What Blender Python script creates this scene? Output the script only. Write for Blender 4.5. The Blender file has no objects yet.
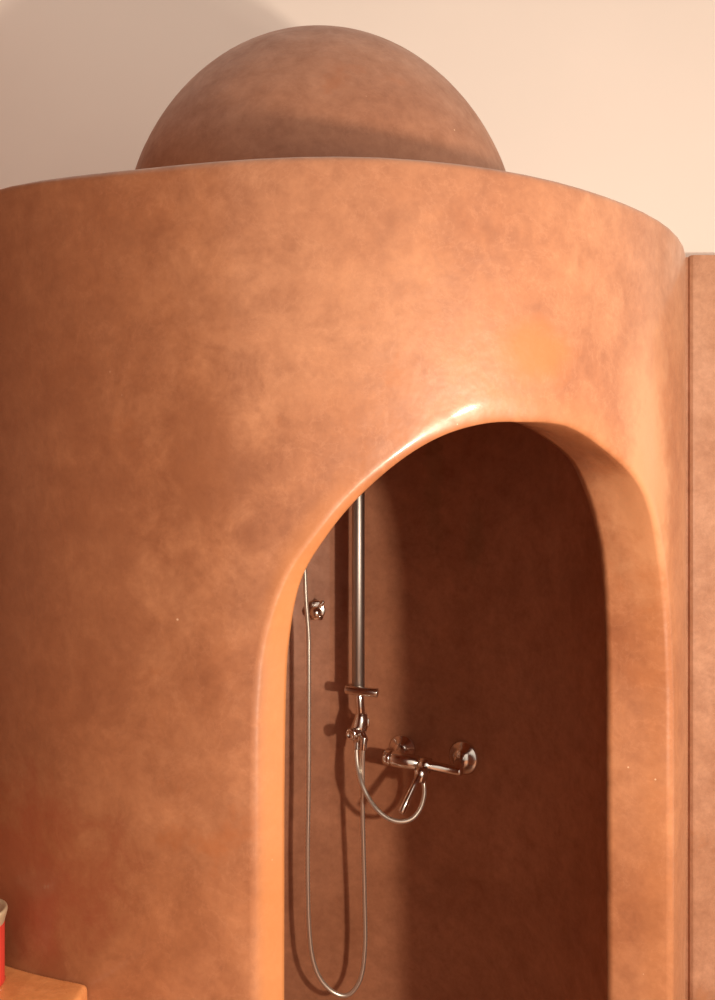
import bpy, bmesh, math, random
from mathutils import Vector, noise as mnoise
S = bpy.context.scene
COL = S.collection
F = 913.0            # focal length in pixels of the 715x1000 frame
EYE = 1.55           # camera height
PI = math.pi

# ------------------------------------------------------------------ helpers
def at(px, py, Y):
    return Vector(((px-357.5)/F*Y, Y, EYE+(500-py)/F*Y))

def tag(o, label=None, cat=None, group=None, kind=None):
    if label: o['label'] = label
    if cat: o['category'] = cat
    if group: o['group'] = group
    if kind: o['kind'] = kind
    return o

def empty(name, loc):
    o = bpy.data.objects.new(name, None); COL.objects.link(o)
    o.location = loc; o.empty_display_size = .05
    return o

def obj(name, verts, faces, m, parent=None, smooth=True, mats=None):
    me = bpy.data.meshes.new(name)
    me.from_pydata([tuple(v) for v in verts], [], faces)
    bm = bmesh.new(); bm.from_mesh(me)
    bmesh.ops.remove_doubles(bm, verts=bm.verts, dist=1e-5)
    bmesh.ops.recalc_face_normals(bm, faces=bm.faces)
    bm.to_mesh(me); bm.free()
    me.materials.append(m)
    for p in me.polygons: p.use_smooth = smooth
    o = bpy.data.objects.new(name, me); COL.objects.link(o)
    if parent:
        o.parent = parent
        for v in me.vertices: v.co -= parent_world(parent)
    return o

def parent_world(p):
    l = Vector(p.location)
    while p.parent:
        p = p.parent; l += Vector(p.location)
    return l

class MB:
    def __init__(s): s.v = []; s.f = []
    def add(s, v, f):
        n = len(s.v); s.v += [Vector(x) for x in v]; s.f += [tuple(i+n for i in q) for q in f]
    def lathe(s, p0, p1, prof, n=28):
        """prof: list of (t along axis in metres from p0, radius)"""
        p0 = Vector(p0); ax = (Vector(p1)-p0).normalized()
        u = ax.orthogonal().normalized(); w = ax.cross(u)
        v = []; f = []
        for t, r in prof:
            for k in range(n):
                a = 2*PI*k/n
                v.append(p0+ax*t+(u*math.cos(a)+w*math.sin(a))*max(r, 1e-4))
        m = len(prof)
        for i in range(m-1):
            for k in range(n):
                f.append((i*n+k, i*n+(k+1) % n, (i+1)*n+(k+1) % n, (i+1)*n+k))
        f.append(tuple(range(n))); f.append(tuple((m-1)*n+k for k in range(n)))
        s.add(v, f); return s
    def cyl(s, p0, p1, r, bev=.0015, r1=None, n=28):
        L = (Vector(p1)-Vector(p0)).length; r1 = r if r1 is None else r1
        s.lathe(p0, p1, [(0, r-bev), (bev*.3, r-bev*.3), (bev, r), (L-bev, r1), (L-bev*.3, r1-bev*.3), (L, r1-bev)], n)
        return s
    def tube(s, pts, r, n=12, sub=8, ribs=0):
        P = spline(pts, sub); v = []; f = []
        T = [(P[min(i+1, len(P)-1)]-P[max(i-1, 0)]).normalized() for i in range(len(P))]
        u = T[0].orthogonal().normalized()
        for i, p in enumerate(P):
            u = (u-T[i]*u.dot(T[i])).normalized(); w = T[i].cross(u)
            rr = r*(1-ribs*(i % 2))
            for k in range(n):
                a = 2*PI*k/n; v.append(p+(u*math.cos(a)+w*math.sin(a))*rr)
        for i in range(len(P)-1):
            for k in range(n):
                f.append((i*n+k, i*n+(k+1) % n, (i+1)*n+(k+1) % n, (i+1)*n+k))
        f.append(tuple(range(n))); f.append(tuple((len(P)-1)*n+k for k in range(n)))
        s.add(v, f); return s
    def sphere(s, c, r, sc=(1, 1, 1), n=20):
        c = Vector(c); v = []; f = []
        for i in range(n+1):
            for k in range(n):
                a = PI*i/n; b = 2*PI*k/n
                v.append(c+Vector((r*sc[0]*math.sin(a)*math.cos(b), r*sc[1]*math.sin(a)*math.sin(b), r*sc[2]*math.cos(a))))
        for i in range(n):
            for k in range(n):
                f.append((i*n+k, i*n+(k+1) % n, (i+1)*n+(k+1) % n, (i+1)*n+k))
        s.add(v, f); return s
    def build(s, name, m, parent=None, smooth=True): return obj(name, s.v, s.f, m, parent, smooth)

def spline(pts, sub=8):
    P = [Vector(p) for p in pts]; out = []
    P = [P[0]*2-P[1]]+P+[P[-1]*2-P[-2]]
    for i in range(1, len(P)-2):
        a, b, c, d = P[i-1], P[i], P[i+1], P[i+2]
        for k in range(sub):
            t = k/sub
            out.append(.5*((2*b)+(c-a)*t+(2*a-5*b+4*c-d)*t*t+(3*b-a-3*c+d)*t**3))
    out.append(P[-2].copy()); return out

def box(name, lo, hi, m, parent=None, bev=0):
    x0, y0, z0 = lo; x1, y1, z1 = hi
    v = [(x0,y0,z0),(x1,y0,z0),(x1,y1,z0),(x0,y1,z0),(x0,y0,z1),(x1,y0,z1),(x1,y1,z1),(x0,y1,z1)]
    f = [(0,3,2,1),(4,5,6,7),(0,1,5,4),(1,2,6,5),(2,3,7,6),(3,0,4,7)]
    o = obj(name, v, f, m, parent, smooth=False)
    if bev:
        bm = bmesh.new(); bm.from_mesh(o.data)
        bmesh.ops.bevel(bm, geom=bm.edges[:], offset=bev, segments=4, profile=.5, affect='EDGES')
        bm.to_mesh(o.data); bm.free()
        for p in o.data.polygons: p.use_smooth = True
        o.data.set_sharp_from_angle(angle=math.radians(50))
    return o

# ------------------------------------------------------------------ materials
def nodes(name):
    m = bpy.data.materials.new(name); m.use_nodes = True
    nt = m.node_tree; b = nt.nodes['Principled BSDF']
    return m, nt, b
def N(nt, t, **kw):
    n = nt.nodes.new(t)
    for k, v in kw.items():
        if k in n.inputs: n.inputs[k].default_value = v
        else: setattr(n, k, v)
    return n
def ramp(nt, fac, stops):
    r = nt.nodes.new('ShaderNodeValToRGB'); e = r.color_ramp.elements
    while len(e) < len(stops): e.new(.5)
    for q, (p, c) in zip(e, stops): q.position = p; q.color = (*c, 1) if len(c) == 3 else c
    nt.links.new(fac, r.inputs['Fac']); return r
def mix(nt, f, a, b, mode='MIX'):
    n = nt.nodes.new('ShaderNodeMix'); n.data_type = 'RGBA'; n.blend_type = mode
    for s, v in ((0, f), (6, a), (7, b)):
        if hasattr(v, 'is_linked') or isinstance(v, bpy.types.NodeSocket): nt.links.new(v, n.inputs[s])
        else: n.inputs[s].default_value = v if s == 0 else (*v, 1)
    return n.outputs[2]

def tadelakt(name, base, dark, lite, rough=.38, spots=True, bump=.25, coat=0.0, shift=(0,0,0), stains_shading=(), edge=None, veins=.16):
    m, nt, b = nodes(name); L = nt.links.new
    g = N(nt, 'ShaderNodeNewGeometry')
    mp = N(nt, 'ShaderNodeMapping'); L(g.outputs['Position'], mp.inputs['Vector'])
    mp.inputs['Location'].default_value = shift
    P = mp.outputs[0]
    n1 = N(nt, 'ShaderNodeTexNoise', Scale=3.2, Detail=7.0, Roughness=.62, Distortion=.2); L(P, n1.inputs['Vector'])
    r1 = ramp(nt, n1.outputs['Fac'], [(.33, dark), (.5, base), (.68, lite)])
    n2 = N(nt, 'ShaderNodeTexNoise', Scale=17.0, Detail=6.0, Roughness=.7, Distortion=.25); L(P, n2.inputs['Vector'])
    r2 = ramp(nt, n2.outputs['Fac'], [(.3, (.83, .78, .74)), (.52, (1, 1, 1)), (.72, (1.13, 1.16, 1.17))])
    c = mix(nt, 1.0, r1.outputs[0], r2.outputs[0], 'MULTIPLY')
    nh = N(nt, 'ShaderNodeTexNoise', Scale=55.0, Detail=5.0, Roughness=.7); L(P, nh.inputs['Vector'])
    rh = ramp(nt, nh.outputs['Fac'], [(.3, (.90, .88, .86)), (.7, (1.07, 1.09, 1.10))])
    c = mix(nt, 1.0, c, rh.outputs[0], 'MULTIPLY')
    # fine pale veins left by the polishing stone
    n3 = N(nt, 'ShaderNodeTexNoise', Scale=13.0, Detail=8.0, Roughness=.65, Distortion=.4); L(P, n3.inputs['Vector'])
    r3 = ramp(nt, n3.outputs['Fac'], [(.485, (0, 0, 0)), (.5, (veins,)*3), (.515, (0, 0, 0))])
    c = mix(nt, r3.outputs[0], c, tuple(min(1, x*1.25+.03) for x in lite))
    if spots:   # orange stains
        n4 = N(nt, 'ShaderNodeTexNoise', Scale=6.5, Detail=5.0, Roughness=.7); L(P, n4.inputs['Vector'])
        r4 = ramp(nt, n4.outputs['Fac'], [(.63, (0, 0, 0)), (.72, (.45, .45, .45))])
        c = mix(nt, r4.outputs[0], c, (base[0]*1.05, base[1]*.82, base[2]*.55))
        # specks of bare lime
        v = N(nt, 'ShaderNodeTexVoronoi', Scale=26.0); L(P, v.inputs['Vector'])
        rv = ramp(nt, v.outputs['Distance'], [(.028, (1, 1, 1)), (.05, (0, 0, 0))])
        n5 = N(nt, 'ShaderNodeTexNoise', Scale=9.0); L(P, n5.inputs['Vector'])
        r5 = ramp(nt, n5.outputs['Fac'], [(.58, (0, 0, 0)), (.62, (.8, .8, .8))])
        k = mix(nt, 1.0, rv.outputs[0], r5.outputs[0], 'MULTIPLY')
        c = mix(nt, k, c, (.8, .55, .38))
    for (pos, rx, rz, colr, amt) in stains_shading:
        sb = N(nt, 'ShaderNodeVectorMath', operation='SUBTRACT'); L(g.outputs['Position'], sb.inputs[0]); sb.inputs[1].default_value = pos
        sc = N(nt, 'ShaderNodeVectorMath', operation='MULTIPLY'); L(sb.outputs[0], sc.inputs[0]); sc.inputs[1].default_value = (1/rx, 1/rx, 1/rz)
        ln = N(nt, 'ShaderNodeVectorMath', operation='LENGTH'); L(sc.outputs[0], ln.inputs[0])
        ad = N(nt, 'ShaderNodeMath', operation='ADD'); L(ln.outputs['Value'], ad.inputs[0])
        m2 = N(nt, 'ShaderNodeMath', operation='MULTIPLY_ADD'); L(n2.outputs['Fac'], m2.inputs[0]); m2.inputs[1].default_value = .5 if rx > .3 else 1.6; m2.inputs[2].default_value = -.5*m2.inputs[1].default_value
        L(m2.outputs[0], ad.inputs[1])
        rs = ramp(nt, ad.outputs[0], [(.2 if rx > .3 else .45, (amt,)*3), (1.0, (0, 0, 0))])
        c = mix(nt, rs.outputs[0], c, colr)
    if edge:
        a_ = N(nt, 'ShaderNodeAttribute', attribute_name='orange_edge')
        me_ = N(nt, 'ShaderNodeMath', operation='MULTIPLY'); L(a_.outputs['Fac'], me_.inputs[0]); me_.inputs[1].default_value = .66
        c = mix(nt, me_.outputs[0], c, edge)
    L(c, b.inputs['Base Color'])
    rr = ramp(nt, n2.outputs['Fac'], [(.3, (rough+.1,)*3), (.7, (rough-.08,)*3)])
    L(rr.outputs[0], b.inputs['Roughness'])
    b.inputs['Specular IOR Level'].default_value = .5
    b.inputs['Coat Weight'].default_value = coat; b.inputs['Coat Roughness'].default_value = .13
    nb = N(nt, 'ShaderNodeTexNoise', Scale=9.0, Detail=4.0, Roughness=.55); L(P, nb.inputs['Vector'])
    bp = N(nt, 'ShaderNodeBump', Strength=bump, Distance=.012); L(nb.outputs['Fac'], bp.inputs['Height'])
    nf = N(nt, 'ShaderNodeTexNoise', Scale=70.0, Detail=4.0); L(P, nf.inputs['Vector'])
    bf = N(nt, 'ShaderNodeBump', Strength=bump*.6, Distance=.0015); L(nf.outputs['Fac'], bf.inputs['Height'])
    L(bp.outputs[0], bf.inputs['Normal']); L(bf.outputs[0], b.inputs['Normal'])
    return m

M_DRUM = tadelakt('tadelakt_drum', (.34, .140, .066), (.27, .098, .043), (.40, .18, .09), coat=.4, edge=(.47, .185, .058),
    stains_shading=[((.235, 1.24, EYE+.20), .075, .05, (.42, .14, .04), .75), ((-.19, 1.18, EYE+.05), .10, .16, (.22, .075, .030), .55),
            ((-.33, 1.24, EYE-.1), .12, .30, (.24, .082, .034), .4), ((-.62, 1.40, EYE-.10), .60, 1.15, (.185, .065, .029), .9), ((-.44, 1.35, EYE-.50), .22, .16, (.25, .055, .025), .6),  # widest paints the drum's left shade into the colour; others are darker patches
            ((.44, 1.4, EYE+.02), .10, .3, (.50, .25, .13), .75)])  # light on the drum's right side, painted into the colour
M_IN = tadelakt('tadelakt_inside', (.40, .165, .085), (.35, .138, .068), (.45, .192, .103), rough=.45, spots=False, veins=.05, bump=.12, shift=(1, 7, 2),
    stains_shading=[((.20, 2.39, EYE+.05), .035, .22, (.17, .10, .04), .3), ((.30, 2.33, EYE-.1), .03, .12, (.17, .10, .04), .25)])
M_DOME = tadelakt('tadelakt_dome', (.31, .128, .066), (.27, .105, .052), (.35, .155, .084), rough=.5, shift=(3, 1, 2))
M_WALL = tadelakt('tadelakt_wall', (.58, .29, .17), (.50, .23, .125), (.66, .35, .22), rough=.5, shift=(5, 0, 2))
M_DARK = tadelakt('tadelakt_left_wall', (.30, .11, .05), (.25, .085, .035), (.36, .14, .07), rough=.5)
M_TOP = tadelakt('tadelakt_counter', (.62, .25, .09), (.52, .18, .06), (.72, .33, .14), rough=.3, shift=(8, 3, 1))

def simple(name, col, rough=.5, metal=0, bump=0, bscale=40, var=.04):
    m, nt, b = nodes(name); L = nt.links.new
    g = N(nt, 'ShaderNodeNewGeometry')
    n = N(nt, 'ShaderNodeTexNoise', Scale=bscale*.2, Detail=4.0); L(g.outputs['Position'], n.inputs['Vector'])
    r = ramp(nt, n.outputs['Fac'], [(.3, tuple(x*(1-var) for x in col)), (.7, tuple(min(1, x*(1+var)) for x in col))])
    L(r.outputs[0], b.inputs['Base Color'])
    b.inputs['Roughness'].default_value = rough; b.inputs['Metallic'].default_value = metal
    if bump:
        n2 = N(nt, 'ShaderNodeTexNoise', Scale=bscale, Detail=3.0); L(g.outputs['Position'], n2.inputs['Vector'])
        bp = N(nt, 'ShaderNodeBump', Strength=bump, Distance=.003); L(n2.outputs['Fac'], bp.inputs['Height']); L(bp.outputs[0], b.inputs['Normal'])
    return m
M_CREAM = simple('cream_plaster', (.90, .81, .745), .8, bump=.15, bscale=14, var=.015)
M_FLOOR = simple('floor_plaster', (.42, .2, .11), .5, bump=.2, bscale=20, var=.1)
M_CHROME = simple('chrome', (.84, .80, .76), .17, 1.0)
M_POLE = simple('brushed_chrome', (.44, .40, .37), .42, 1.0)
M_HOSE = simple('hose_metal', (.80, .74, .66), .3, 0.85)
M_RED = simple('red_paint', (.46, .035, .022), .45)
M_LID = simple('tin_lid', (.66, .54, .36), .35, .6)
M_BLACK = simple('black_rubber', (.02, .018, .016), .5)

# ------------------------------------------------------------------ shower drum
CX, CY, R, RI = -.075, 1.86, .70, .60
ZR = EYE+.437
def sm(a, b, x):
    t = max(0, min(1, (x-a)/(b-a))); return t*t*(3-2*t)
def rad(th):        # plan of the hand-built drum: a little fuller on its left
    return R + .032*sm(-.25, -.75, th)*(1-sm(-1.2, -2.2, th))
def cyl(th, z, r): return Vector((CX+r*math.sin(th), CY-r*math.cos(th), z))
def rimz(th):
    return ZR + .003*math.sin(th*3.1+1)+.002*math.sin(th*7.3) + .004*sm(.2, .6, th)
def hit(px, py, r):
    d = (px-357.5)/F
    a = 1+d*d; b = -2*(d*CX+CY); c = CX*CX+CY*CY-r*r
    q = max(0, b*b-4*a*c); t = (-b-math.sqrt(q))/(2*a)
    th = math.atan2(d*t-CX, CY-t)
    return th, EYE+(500-py)/F*t
OUT = [(284,0),(284,800),(285.5,700),(289,640),(301,580),(328,534),(360,496),(400,461),(440,437),(480,424.5),(517,422),(568,427),(610,455),(635,482),(647.6,512),(656,556),(662,611),(665.5,690),(667,0)]
INN = [(258,0),(258,800),(260,700),(264,630),(279,570),(306,522),(341,482),(384,447),(428,423),(472,413),(515,422),(551,443),(572,464),(585,493),(594,523),(600.6,560),(604.5,615),(606,690),(608,0)]
RB = [.034,.034,.034,.029,.018,.013,.014,.014,.022,.032,.030,.020,.013,.010,.010,.010,.010,.010,.010]
RD = [.034,.034,.034,.029,.018,.013,.012,.009,.007,.008,.008,.008,.008,.008,.009,.010,.010,.010,.010]
class V4(list):
    def __init__(s, *a): super().__init__(a)
def loop3(lst, r_off, floor=0.0):
    out = []
    for i, (x, y) in enumerate(lst):
        r = r_off(i)
        th, z = hit(x, y if y else 900, r)
        out.append((V4(th, z if y else floor, RB[i], RD[i])))
    return out
A = loop3(OUT, lambda i: R-RD[i]*.9)
B = loop3(INN, lambda i: RI)
D = [Vector((q[3], 0, 0)) for q in A]
A = [Vector(q[:3]) for q in A]; B = [Vector(q[:3]) for q in B]
SUB = 10
def jamb(P):
    c = spline(P[1:-1], SUB); NJ = 24
    lo = [P[0].lerp(P[1], k/NJ) for k in range(NJ)]
    hi = [P[-2].lerp(P[-1], k/NJ) for k in range(1, NJ+1)]
    return lo+c+hi
A = jamb(A); B = jamb(B); D = [max(.004, q.x) for q in jamb(D)]
n = len(A)
# outward normals of the loop in the (arc length, z) sheet
nor = []
for i in range(n):
    t = A[min(i+1, n-1)]-A[max(i-1, 0)]
    t = Vector((t.x*R, t.y)); t.normalize()
    nor.append(Vector((-t.y, t.x)))
# distance to the sheet boundary used for each loop point
def bound(loopz, i0, i1, ztop):
    """targets on the sheet border: left edge, top edge, right edge"""
    res = []
    zsl, zsr = loopz[i0], loopz[i1]
    TM = PI
    segs = [ztop-zsl, 2*TM*R, ztop-zsr]
    hl, ht = .10, .80
    for i in range(n):
        if i <= i0: res.append((-TM, loopz[i]))
        elif i >= i1: res.append((TM, loopz[i]))
        else:
            u = (i-i0)/(i1-i0)
            ia = round(.18*(i1-i0))/(i1-i0); ib = 1-ia
            if u <= ia: res.append((-TM, zsl+(ztop-zsl)*u/ia))
            elif u >= ib: res.append((TM, zsr+(ztop-zsr)*(1-u)/(1-ib)))
            else: res.append((-TM+2*TM*(u-ia)/(ib-ia), ztop))
    return res
i0, i1 = 24+2*SUB, n-1-24-1*SUB
RR = .012
cols = []    # cross rows: list of rows, each a list of n points
bo = bound([a.y for a in A], i0, i1, 0)   # z==0 sentinel top replaced below
def outer_target(i):
    th, z = bo[i]
    return th, z
# outer border with the true top height
def border(zs, topf):
    b = bound(zs, i0, i1, 10.0); res = []
    for i, (th, z) in enumerate(b):
        top = topf(th)
        if i0 < i < i1:
            zb = zs[i0] if th < 0 else zs[i1]
            z = zb+(z-zb)/(10.0-zb)*(top-zb)
        res.append((th, z))
    return res
bo = border([a.y for a in A], lambda th: rimz(th)-RR)
bi = border([b.y for b in B], lambda th: EYE+.38)
rows = []
# 1 roof and rim, from the middle out
istop = [i for i in range(n) if abs(bo[i][1]-(rimz(bo[i][0])-RR)) < 1e-6]
NC = 64
for j in range(NC, 0, -1):                       # outer skin, border -> bevel start
    t = (j/NC)**1.35; row = []
    for i in range(n):
        s = A[i]; rb = s.z
        th0 = s.x+nor[i].x*rb/R; z0 = s.y+nor[i].y*rb
        th = th0+(bo[i][0]-th0)*t; z = z0+(bo[i][1]-z0)*t
        wob = .004*mnoise.noise(Vector((math.sin(th)*1.8, math.cos(th)*1.8, z*2.2)))
        row.append(cyl(th, z, rad(th)+wob*(1-t**8)))
    rows.append(row)
for k in range(0, 9):                            # rounded lip of the doorway
    a = PI/2*k/8; row = []
    for i in range(n):
        s = A[i]; rb = s.z
        u = k/8; c_ = 1-sm(24+2*SUB, 24+7*SUB, i)*.95+.35*sm(24+13*SUB, 24+15*SUB, i)
        u = u+.0*u; d = rb*(1-(c_*u+(1-c_)*math.sin(a))); dr = D[i]*(c_*u+(1-c_)*(1-math.cos(a)))
        dz = nor[i].y*d
        th = s.x+nor[i].x*d/R
        th_s = th
        wob = .004*mnoise.noise(Vector((math.sin(th)*1.8, math.cos(th)*1.8, (s.y+dz)*2.2)))
        row.append(cyl(th_s, s.y+dz, rad(th)+wob-dr))
    rows.append(row)
for k in range(1, 9):                            # reveal through the wall
    t = k/8; row = []
    for i in range(n):
        p = cyl(A[i].x, A[i].y, rad(A[i].x)-D[i]); q = cyl(B[i].x, B[i].y, RI)
        w = .0015*mnoise.noise(p*9+Vector((t*3, 0, 0)))*math.sin(PI*t)
        row.append(p.lerp(q, t)+Vector((w, 0, w)))
    rows.append(row)
for j in range(1, 61):                           # inside skin
    t = (j/60)**1.35; row = []
    for i in range(n):
        th = B[i].x+(bi[i][0]-B[i].x)*t; z = B[i].y+(bi[i][1]-B[i].y)*t
        row.append(cyl(th, z, RI))
    rows.append(row)
V = []; Fc = []
for r_ in rows: V += r_
for j in range(len(rows)-1):
    for i in range(n-1):
        Fc.append((j*n+i, j*n+i+1, (j+1)*n+i+1, (j+1)*n+i))
# rim roll, roof, and the vaulted ceiling inside
def cap(verts, faces, tops, thf, prof):
    base = len(verts)
    for q in prof:
        for i in tops: verts.append(q(thf[i][0]))
    m = len(tops)
    for j in range(len(prof)-1):
        for k in range(m-1):
            a = base+j*m+k; faces.append((a, a+1, a+m+1, a+m))
pr = []
for k in range(0, 7):
    a = PI/2*k/6
    pr.append(lambda th, a=a: cyl(th, rimz(th)-RR+RR*math.sin(a), rad(th)-RR+RR*math.cos(a)))
for r_ in (.62, .5, .38, .30): pr.append(lambda th, r_=r_: cyl(th, rimz(th)*.3+ZR*.7, r_))
cap(V, Fc, istop, bo, pr)
istop2 = [i for i in range(n) if abs(bi[i][1]-(EYE+.38)) < 1e-6]
pr = [lambda th: cyl(th, EYE+.38, RI)]
for k in range(1, 9):
    a = PI/2*k/8
    pr.append(lambda th, a=a: cyl(th, EYE+.38+.02*math.sin(a), .36+(RI-.36)*(1-k/8) if False else RI*math.cos(a)+.001))
cap(V, Fc, istop2, bi, pr)

enc = empty('shower_enclosure', (CX, CY, 0))
tag(enc, 'round terracotta polished plaster shower enclosure with an arched doorway and domed top', 'shower enclosure')
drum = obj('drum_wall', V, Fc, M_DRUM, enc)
drum.data.materials.append(M_IN)
for p in drum.data.polygons:
    c_ = p.center+Vector(enc.location)
    if math.hypot(c_.x-CX, c_.y-CY) < RI+.002 and c_.z < EYE+.41: p.material_index = 1
at_ = drum.data.attributes.new('orange_edge', 'FLOAT', 'POINT')  # more orange towards the doorway edge, strongest on the left jamb
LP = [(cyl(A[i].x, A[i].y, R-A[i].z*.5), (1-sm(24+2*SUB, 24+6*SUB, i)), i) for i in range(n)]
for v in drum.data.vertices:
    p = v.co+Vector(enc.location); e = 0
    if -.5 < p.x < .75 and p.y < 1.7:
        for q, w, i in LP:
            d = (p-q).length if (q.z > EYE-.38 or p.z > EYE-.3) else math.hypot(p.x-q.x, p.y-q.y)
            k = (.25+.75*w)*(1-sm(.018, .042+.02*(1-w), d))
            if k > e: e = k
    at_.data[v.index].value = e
drum['label'] = 'curved orange brown polished plaster wall with arched opening'

# dome on the roof
DV = []; DF = []; DR = .386; DZ = EYE+.545
prof = [(DR*1.012, ZR-.004)]
for k in range(0, 33):
    a = PI/2*k/32
    prof.append((DR*(1.012*math.cos(a)-.05*math.sin(2*a)*math.cos(a)**.5 if k < 32 else 0), DZ+DR*.975*math.sin(a)))
nn = 96
for (r_, z) in prof:
    for k in range(nn):
        a = 2*PI*k/nn
        p = Vector((CX+.003+max(r_, 1e-4)*math.cos(a), CY+max(r_, 1e-4)*math.sin(a), z))
        w = 1+.010*mnoise.noise(p*2.4)
        DV.append(Vector((CX+(p.x-CX)*w, CY+(p.y-CY)*w, p.z)))
for j in range(len(prof)-1):
    for k in range(nn):
        DF.append((j*nn+k, j*nn+(k+1) % nn, (j+1)*nn+(k+1) % nn, (j+1)*nn+k))
dome = obj('dome', DV, DF, M_DOME, enc)
dome['label'] = 'matt brown plaster dome rising behind the rim'

# ------------------------------------------------------------------ room
WY = CY+.705
tag(box('wall_back', (-2.6, WY, 0), (2.6, WY+.12, 3.2), M_CREAM), kind='structure')
tag(box('floor', (-2.6, -1.6, -.05), (2.6, WY+.12, 0), M_FLOOR), kind='structure')
tag(box('wall_left', (-1.47, -1.6, 0), (-1.35, WY, 3.2), M_DARK), kind='structure')
# plastered dado on the back wall, right of the drum
pl = [(.34, WY), (.34, 2.52), (.912, 2.52), (.912, 2.504), (.918, 2.498), (.922, 2.497), (2.6, 2.497), (2.6, WY)]
k = len(pl); ZW = EYE+.670
wr = obj('wall_right', [(x, y, 0) for x, y in pl]+[(x, y, ZW) for x, y in pl],
         [tuple(range(k)), tuple(range(k, 2*k))]+[(i, (i+1) % k, k+(i+1) % k, k+i) for i in range(k)], M_WALL, smooth=False)
tag(wr, kind='structure')

# ------------------------------------------------------------------ counter and tin
ct = empty('counter', (-.9, 1.0, 0))
tag(ct, 'orange polished plaster counter built against the left of the curved wall', 'counter')
CZ = EYE-.640
cv = []
arc = []
for k in range(25):
    th = -1.3+(-.43+1.3)*k/24
    p = cyl(th, 0, rad(th)-.0)
    arc.append((p.x, p.y))
arc = [a for a in arc if a[0] < -.360]
corner = hit(85, 985, R)
arc.append((-.356, cyl(math.asin((-.356-CX)/rad(-.42)), 0, rad(-.42)).y))
plan = [(-1.34, .82), (-.366, .82)] + list(reversed(arc)) + [(-1.34, arc[0][1])]
def slab(name, plan, z0, z1, m, parent, bev):
    k = len(plan)
    v = [(x, y, z0) for x, y in plan]+[(x, y, z1) for x, y in plan]
    f = [tuple(range(k)), tuple(range(k, 2*k))]+[(i, (i+1) % k, k+(i+1) % k, k+i) for i in range(k)]
    o = obj(name, v, f, m, parent, smooth=False)
    bm = bmesh.new(); bm.from_mesh(o.data)
    es = [e for e in bm.edges if e.calc_face_angle(0) > .6]
    bmesh.ops.bevel(bm, geom=es, offset=bev, segments=4, profile=.5, affect='EDGES')
    bm.to_mesh(o.data); bm.free()
    for p in o.data.polygons: p.use_smooth = True
    o.data.set_sharp_from_angle(angle=math.radians(40))
    return o
slab('countertop', plan, CZ-.09, CZ, M_TOP, ct, .008)
inner = [(x if x > -1.4 else x, y+(.02 if y < .9 else 0)) for x, y in plan]
inner = [(min(x, -.385) if abs(x+.356) < .002 else min(x, -.385), y) for x, y in inner]
slab('base', inner, 0, CZ-.09, M_WALL, ct, .004)

tc = Vector(((3.2-26-357.5)/F*1.205, 1.205, CZ))
tin = empty('tin', tc)
tag(tin, 'red round tin with a dull gold lid standing on the orange counter', 'tin')
MB().lathe(tc, tc+Vector((0,0,1)), [(0,.0315),(.001,.0335),(.003,.035),(.006,.034),(.08,.034)], 40).build('tin_body', M_RED, tin)
MB().lathe(tc+Vector((0,0,.0795)), tc+Vector((0,0,1)), [(0,.0335),(.002,.034),(.006,.035),(.013,.037),(.017,.0378),(.020,.037),(.021,.0355),(.019,.033),(.019,.002)], 40).build('lid', M_LID, tin)

# ------------------------------------------------------------------ shower fittings
PY = 2.345      # the riser stands this deep
def wall_at(px, py=500):     # inner back wall seen through this pixel column
    d = (px-357.5)/F
    a = 1+d*d; b = -2*(d*CX+CY); c = CX*CX+CY*CY-RI*RI
    t = (-b+math.sqrt(b*b-4*a*c))/(2*a)
    return t
def wallpt(px, py):
    t = wall_at(px); return at(px, py, t)
def wnorm(p):
    v = Vector((CX-p.x, CY-p.y, 0)); return v.normalized()

col = empty('shower_column', at(358.5, 700, PY))
tag(col, 'tall chrome shower riser pipe with knob and diverter against the curved back wall', 'shower column')
pt = at(358.3, 688, PY); top = Vector((pt.x, pt.y, EYE+.30))
MB().cyl(pt, top, .0165).build('pole', M_POLE, col)
# wall bracket (top one hidden behind the arch) and the horizontal knob at the foot of the pipe
hb = MB()
for zz in (EYE+.22,):
    p = Vector((pt.x, pt.y, zz)); w = Vector((p.x, CY+math.sqrt(RI**2-(p.x-CX)**2), zz))
    hb.cyl(p, w, .010); hb.cyl(w-Vector((0, .012, 0)), w, .024)
    hb.cyl(p-Vector((0,0,.018)), p+Vector((0,0,.018)), .020)
hb.build('wall_bracket', M_CHROME, col)
k0 = at(345.5, 689.3, PY-.012); k1 = at(378, 693, PY-.035)
kb = MB().cyl(k0, k1, .0118, .002)
kb.build('knob', M_CHROME, col)
c0 = at(361, 718, PY); w0 = wallpt(362, 722)
MB().cyl(at(361, 716, PY), w0, .009).cyl(w0+wnorm(w0)*.010, w0, .022, .003).build('wall_bracket', M_CHROME, col)
MB().cyl(at(359.3, 694, PY), at(361, 716, PY), .0115).build('neck', M_CHROME, col)
dv = MB()
dtop = at(362, 712, PY); dbot = at(357.5, 743, PY)
Ld = (dbot-dtop).length
dv.lathe(dtop, dbot, [(0,.011),(.004,.015),(.02,.018),(.035,.0205),(.05,.019),(.066,.014),(Ld,.011)])
dv.sphere(at(360, 728, PY), .019)
e0 = at(360, 730, PY-.005); e1 = at(350, 735, PY-.045)
dv.lathe(e0, e1, [(0,.010),(.02,.011),(.03,.0145),(.042,.0155),(.046,.0135),(.0465,.009),(.043,.008),(.043,.001)])
dv.cyl(at(360, 728, PY), at(364.5, 741, PY-.03), .0105)
dv.build('diverter', M_CHROME, col)

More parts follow.
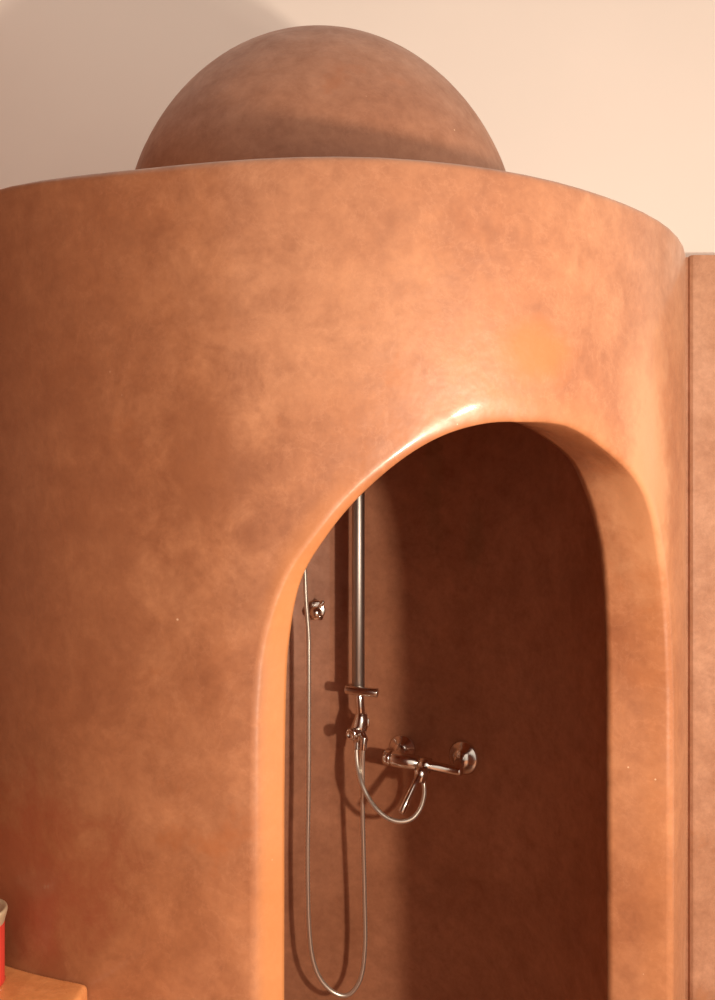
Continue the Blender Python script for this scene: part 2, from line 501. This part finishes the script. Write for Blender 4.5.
# short supply hose from mixer to diverter
YM = 2.30
h1 = [(357.3,740,PY),(356.6,752,PY-.01),(357.8,768,PY-.025),(361.5,783,PY-.045),(368,797,PY-.06),(376.5,809,PY-.075),(387.5,818,PY-.085),(400,821.5,PY-.09),(412,818.5,PY-.09),(420.5,808,PY-.085),(424.3,794,PY-.08),(423.5,782,PY-.075),(420.5,775,PY-.06)]
MB().tube([at(*p) for p in h1], .0062, sub=16, ribs=.12).build('supply_hose', M_HOSE, col)
MB().cyl(at(357.5,738,PY), at(357,750,PY-.008), .009, .001).build('hose_nut', M_CHROME, col)

# long hand shower hose
hs = empty('shower_hose', at(343, 995, PY))
tag(hs, 'long flexible metal hose hanging in a U loop from the riser diverter', 'shower hose')
HY = PY-.01
h2 = [(364,739,PY-.03),(362.8,752,PY-.03),(362.6,775,HY-.015),(362.8,820,HY-.01),(363.8,860,HY-.005),(364.6,900,HY),(365,945,HY),(361.5,975,HY),(353,991,HY),(343,995.5,HY),(331,990.5,HY),(319.5,977,HY),(312.5,957,HY),(309.3,930,HY),(308,895,HY),(307.7,845,HY),(308.6,790,HY),(308.8,720,HY),(308.8,660,HY),(308.5,634,HY),(306,600,HY-.005),(304.8,572,HY-.01),(302,540,HY-.02),(298,515,HY-.03)]
MB().tube([at(*p) for p in h2], .0062, sub=24, ribs=.12).build('hose', M_HOSE, hs)
MB().cyl(at(364.3,737,PY-.03), at(363,750,PY-.03), .009, .001).build('hose_nut', M_CHROME, hs)

# hand shower and its wall holder
ho = wallpt(315.5, 610); nn_ = wnorm(ho)
hold = empty('hand_shower_holder', ho)
tag(hold, 'small round chrome holder on the wall left of the riser pipe', 'shower holder')
MB().cyl(ho, ho+nn_*.012, .027, .004).build('wall_plate', M_CHROME, hold)
hm = MB().cyl(ho+nn_*.008, ho+nn_*.055, .011)
hm.sphere(ho+nn_*.055, .016)
hm.cyl(ho+nn_*.050, at(323.5, 601, ho.y-.055), .0055)
hm.cyl(ho+nn_*.05+Vector((.0, 0, -.004)), ho+nn_*.05+Vector((.015, -.022, -.012)), .0075)
hm.build('holder_arm', M_CHROME, hold)
hsh = empty('hand_shower', at(298, 515, HY-.03))
tag(hsh, 'chrome hand shower mostly hidden behind the left side of the arch', 'hand shower')
a0 = at(299, 520, HY-.03); a1 = at(290, 430, HY-.07)
MB().lathe(a0, a1, [(0,.008),(.01,.010),(.1,.0125),(.2,.013),((a1-a0).length,.012)]).build('handle', M_CHROME, hsh)
hd = Vector((.25, -.9, -.35)).normalized()
MB().lathe(a1-hd*.012, a1+hd*.05, [(0,.012),(.006,.03),(.016,.045),(.026,.047),(.03,.045),(.03,.002)]).build('head', M_CHROME, hsh)

# mixer
mx = empty('shower_mixer', wallpt(433, 760))
tag(mx, 'chrome wall mounted shower mixer tap right of the riser pipe', 'mixer tap')
wl = wallpt(402.5, 748); wr_ = wallpt(464, 757.5)
bl = at(392, 758.5, 2.33); br = at(462, 771.8, 2.24)   # body axis
ax = (br-bl).normalized()
for (w, f, sz) in ((wl, .12, 1.05), (wr_, .93, 1.25)):
    nrm = wnorm(w)
    e = MB().lathe(w, w+nrm, [(0,.034*sz),(.003,.0345*sz),(.007,.031*sz),(.014,.020*sz),(.022,.0165*sz),(.024,.0001)], 36)
    e.build('escutcheon', M_CHROME, mx)
    q = bl.lerp(br, f)
    MB().cyl(w+nrm*.016, q, .0125, .002).build('union', M_CHROME, mx)
Lb = (br-bl).length
bd = MB().lathe(bl, br, [(0,.014),(.0015,.0185),(.006,.0195),(.07,.0195),(.074,.013),(.078,.0125),(.082,.018),(.105,.0185),(.108,.012),(Lb-.006,.0115),(Lb-.0015,.0105),(Lb,.008)], 36)
bd.build('body', M_CHROME, mx)
hl = bl-ax*.022
MB().lathe(hl, bl, [(0,.013),(.001,.0155),(.003,.0185),(.019,.0195),(.0215,.0175),(.022,.014)], 36).build('handle', M_CHROME, mx)
cc = at(421.5, 768, 2.26)
MB().lathe(cc, at(420.5, 783, 2.245), [(0,.0165),(.012,.0175),(.024,.016),(.03,.011),(.036,.0095)]).build('outlet', M_CHROME, mx)
l0 = at(419, 775, 2.235); l1 = at(401, 813, 2.19)
MB().lathe(l0, l1, [(0,.005),(.002,.008),(.03,.0075),(.07,.0082),((l1-l0).length-.002,.0088),((l1-l0).length,.006)]).build('lever', M_CHROME, mx)

# ------------------------------------------------------------------ light
def lamp(name, typ, loc, e, colr, **kw):
    d = bpy.data.lights.new(name, typ); d.energy = e; d.color = colr
    for k, v in kw.items(): setattr(d, k, v)
    o = bpy.data.objects.new(name, d); COL.objects.link(o); o.location = loc; return o
lamp('table_lamp', 'POINT', (.845, .19, EYE-.20), 120, (1, .84, .67), shadow_soft_size=.045)
lamp('highlight_lamp', 'POINT', (.765, .58, EYE+.10), 15, (1, .84, .67), shadow_soft_size=.042)  # small unseen lamp, added for the highlight above the doorway
W = bpy.data.worlds.new('World'); S.world = W; W.use_nodes = True
nt = W.node_tree; L = nt.links.new; bg = nt.nodes['Background']
tcn = N(nt, 'ShaderNodeTexCoord'); dp = N(nt, 'ShaderNodeVectorMath', operation='DOT_PRODUCT')
L(tcn.outputs['Generated'], dp.inputs[0]); dp.inputs[1].default_value = Vector((.62, -.2, .76)).normalized()
mr = N(nt, 'ShaderNodeMapRange'); L(dp.outputs['Value'], mr.inputs[0])
mr.inputs[1].default_value = -.8; mr.inputs[2].default_value = .9; mr.inputs[3].default_value = .06; mr.inputs[4].default_value = 1.12
bg.inputs[0].default_value = (1, .84, .70, 1); L(mr.outputs[0], bg.inputs[1])

cam = bpy.data.cameras.new('camera'); co = bpy.data.objects.new('camera', cam); COL.objects.link(co)
co.location = (0, 0, EYE); co.rotation_euler = (PI/2, 0, 0)
cam.sensor_fit = 'VERTICAL'; cam.sensor_height = 36; cam.lens = 36*F/1000
cam.clip_start = .02
S.camera = co
S.view_settings.view_transform = 'Standard'; S.view_settings.look = 'None'
S.view_settings.exposure = 0; S.view_settings.gamma = 1
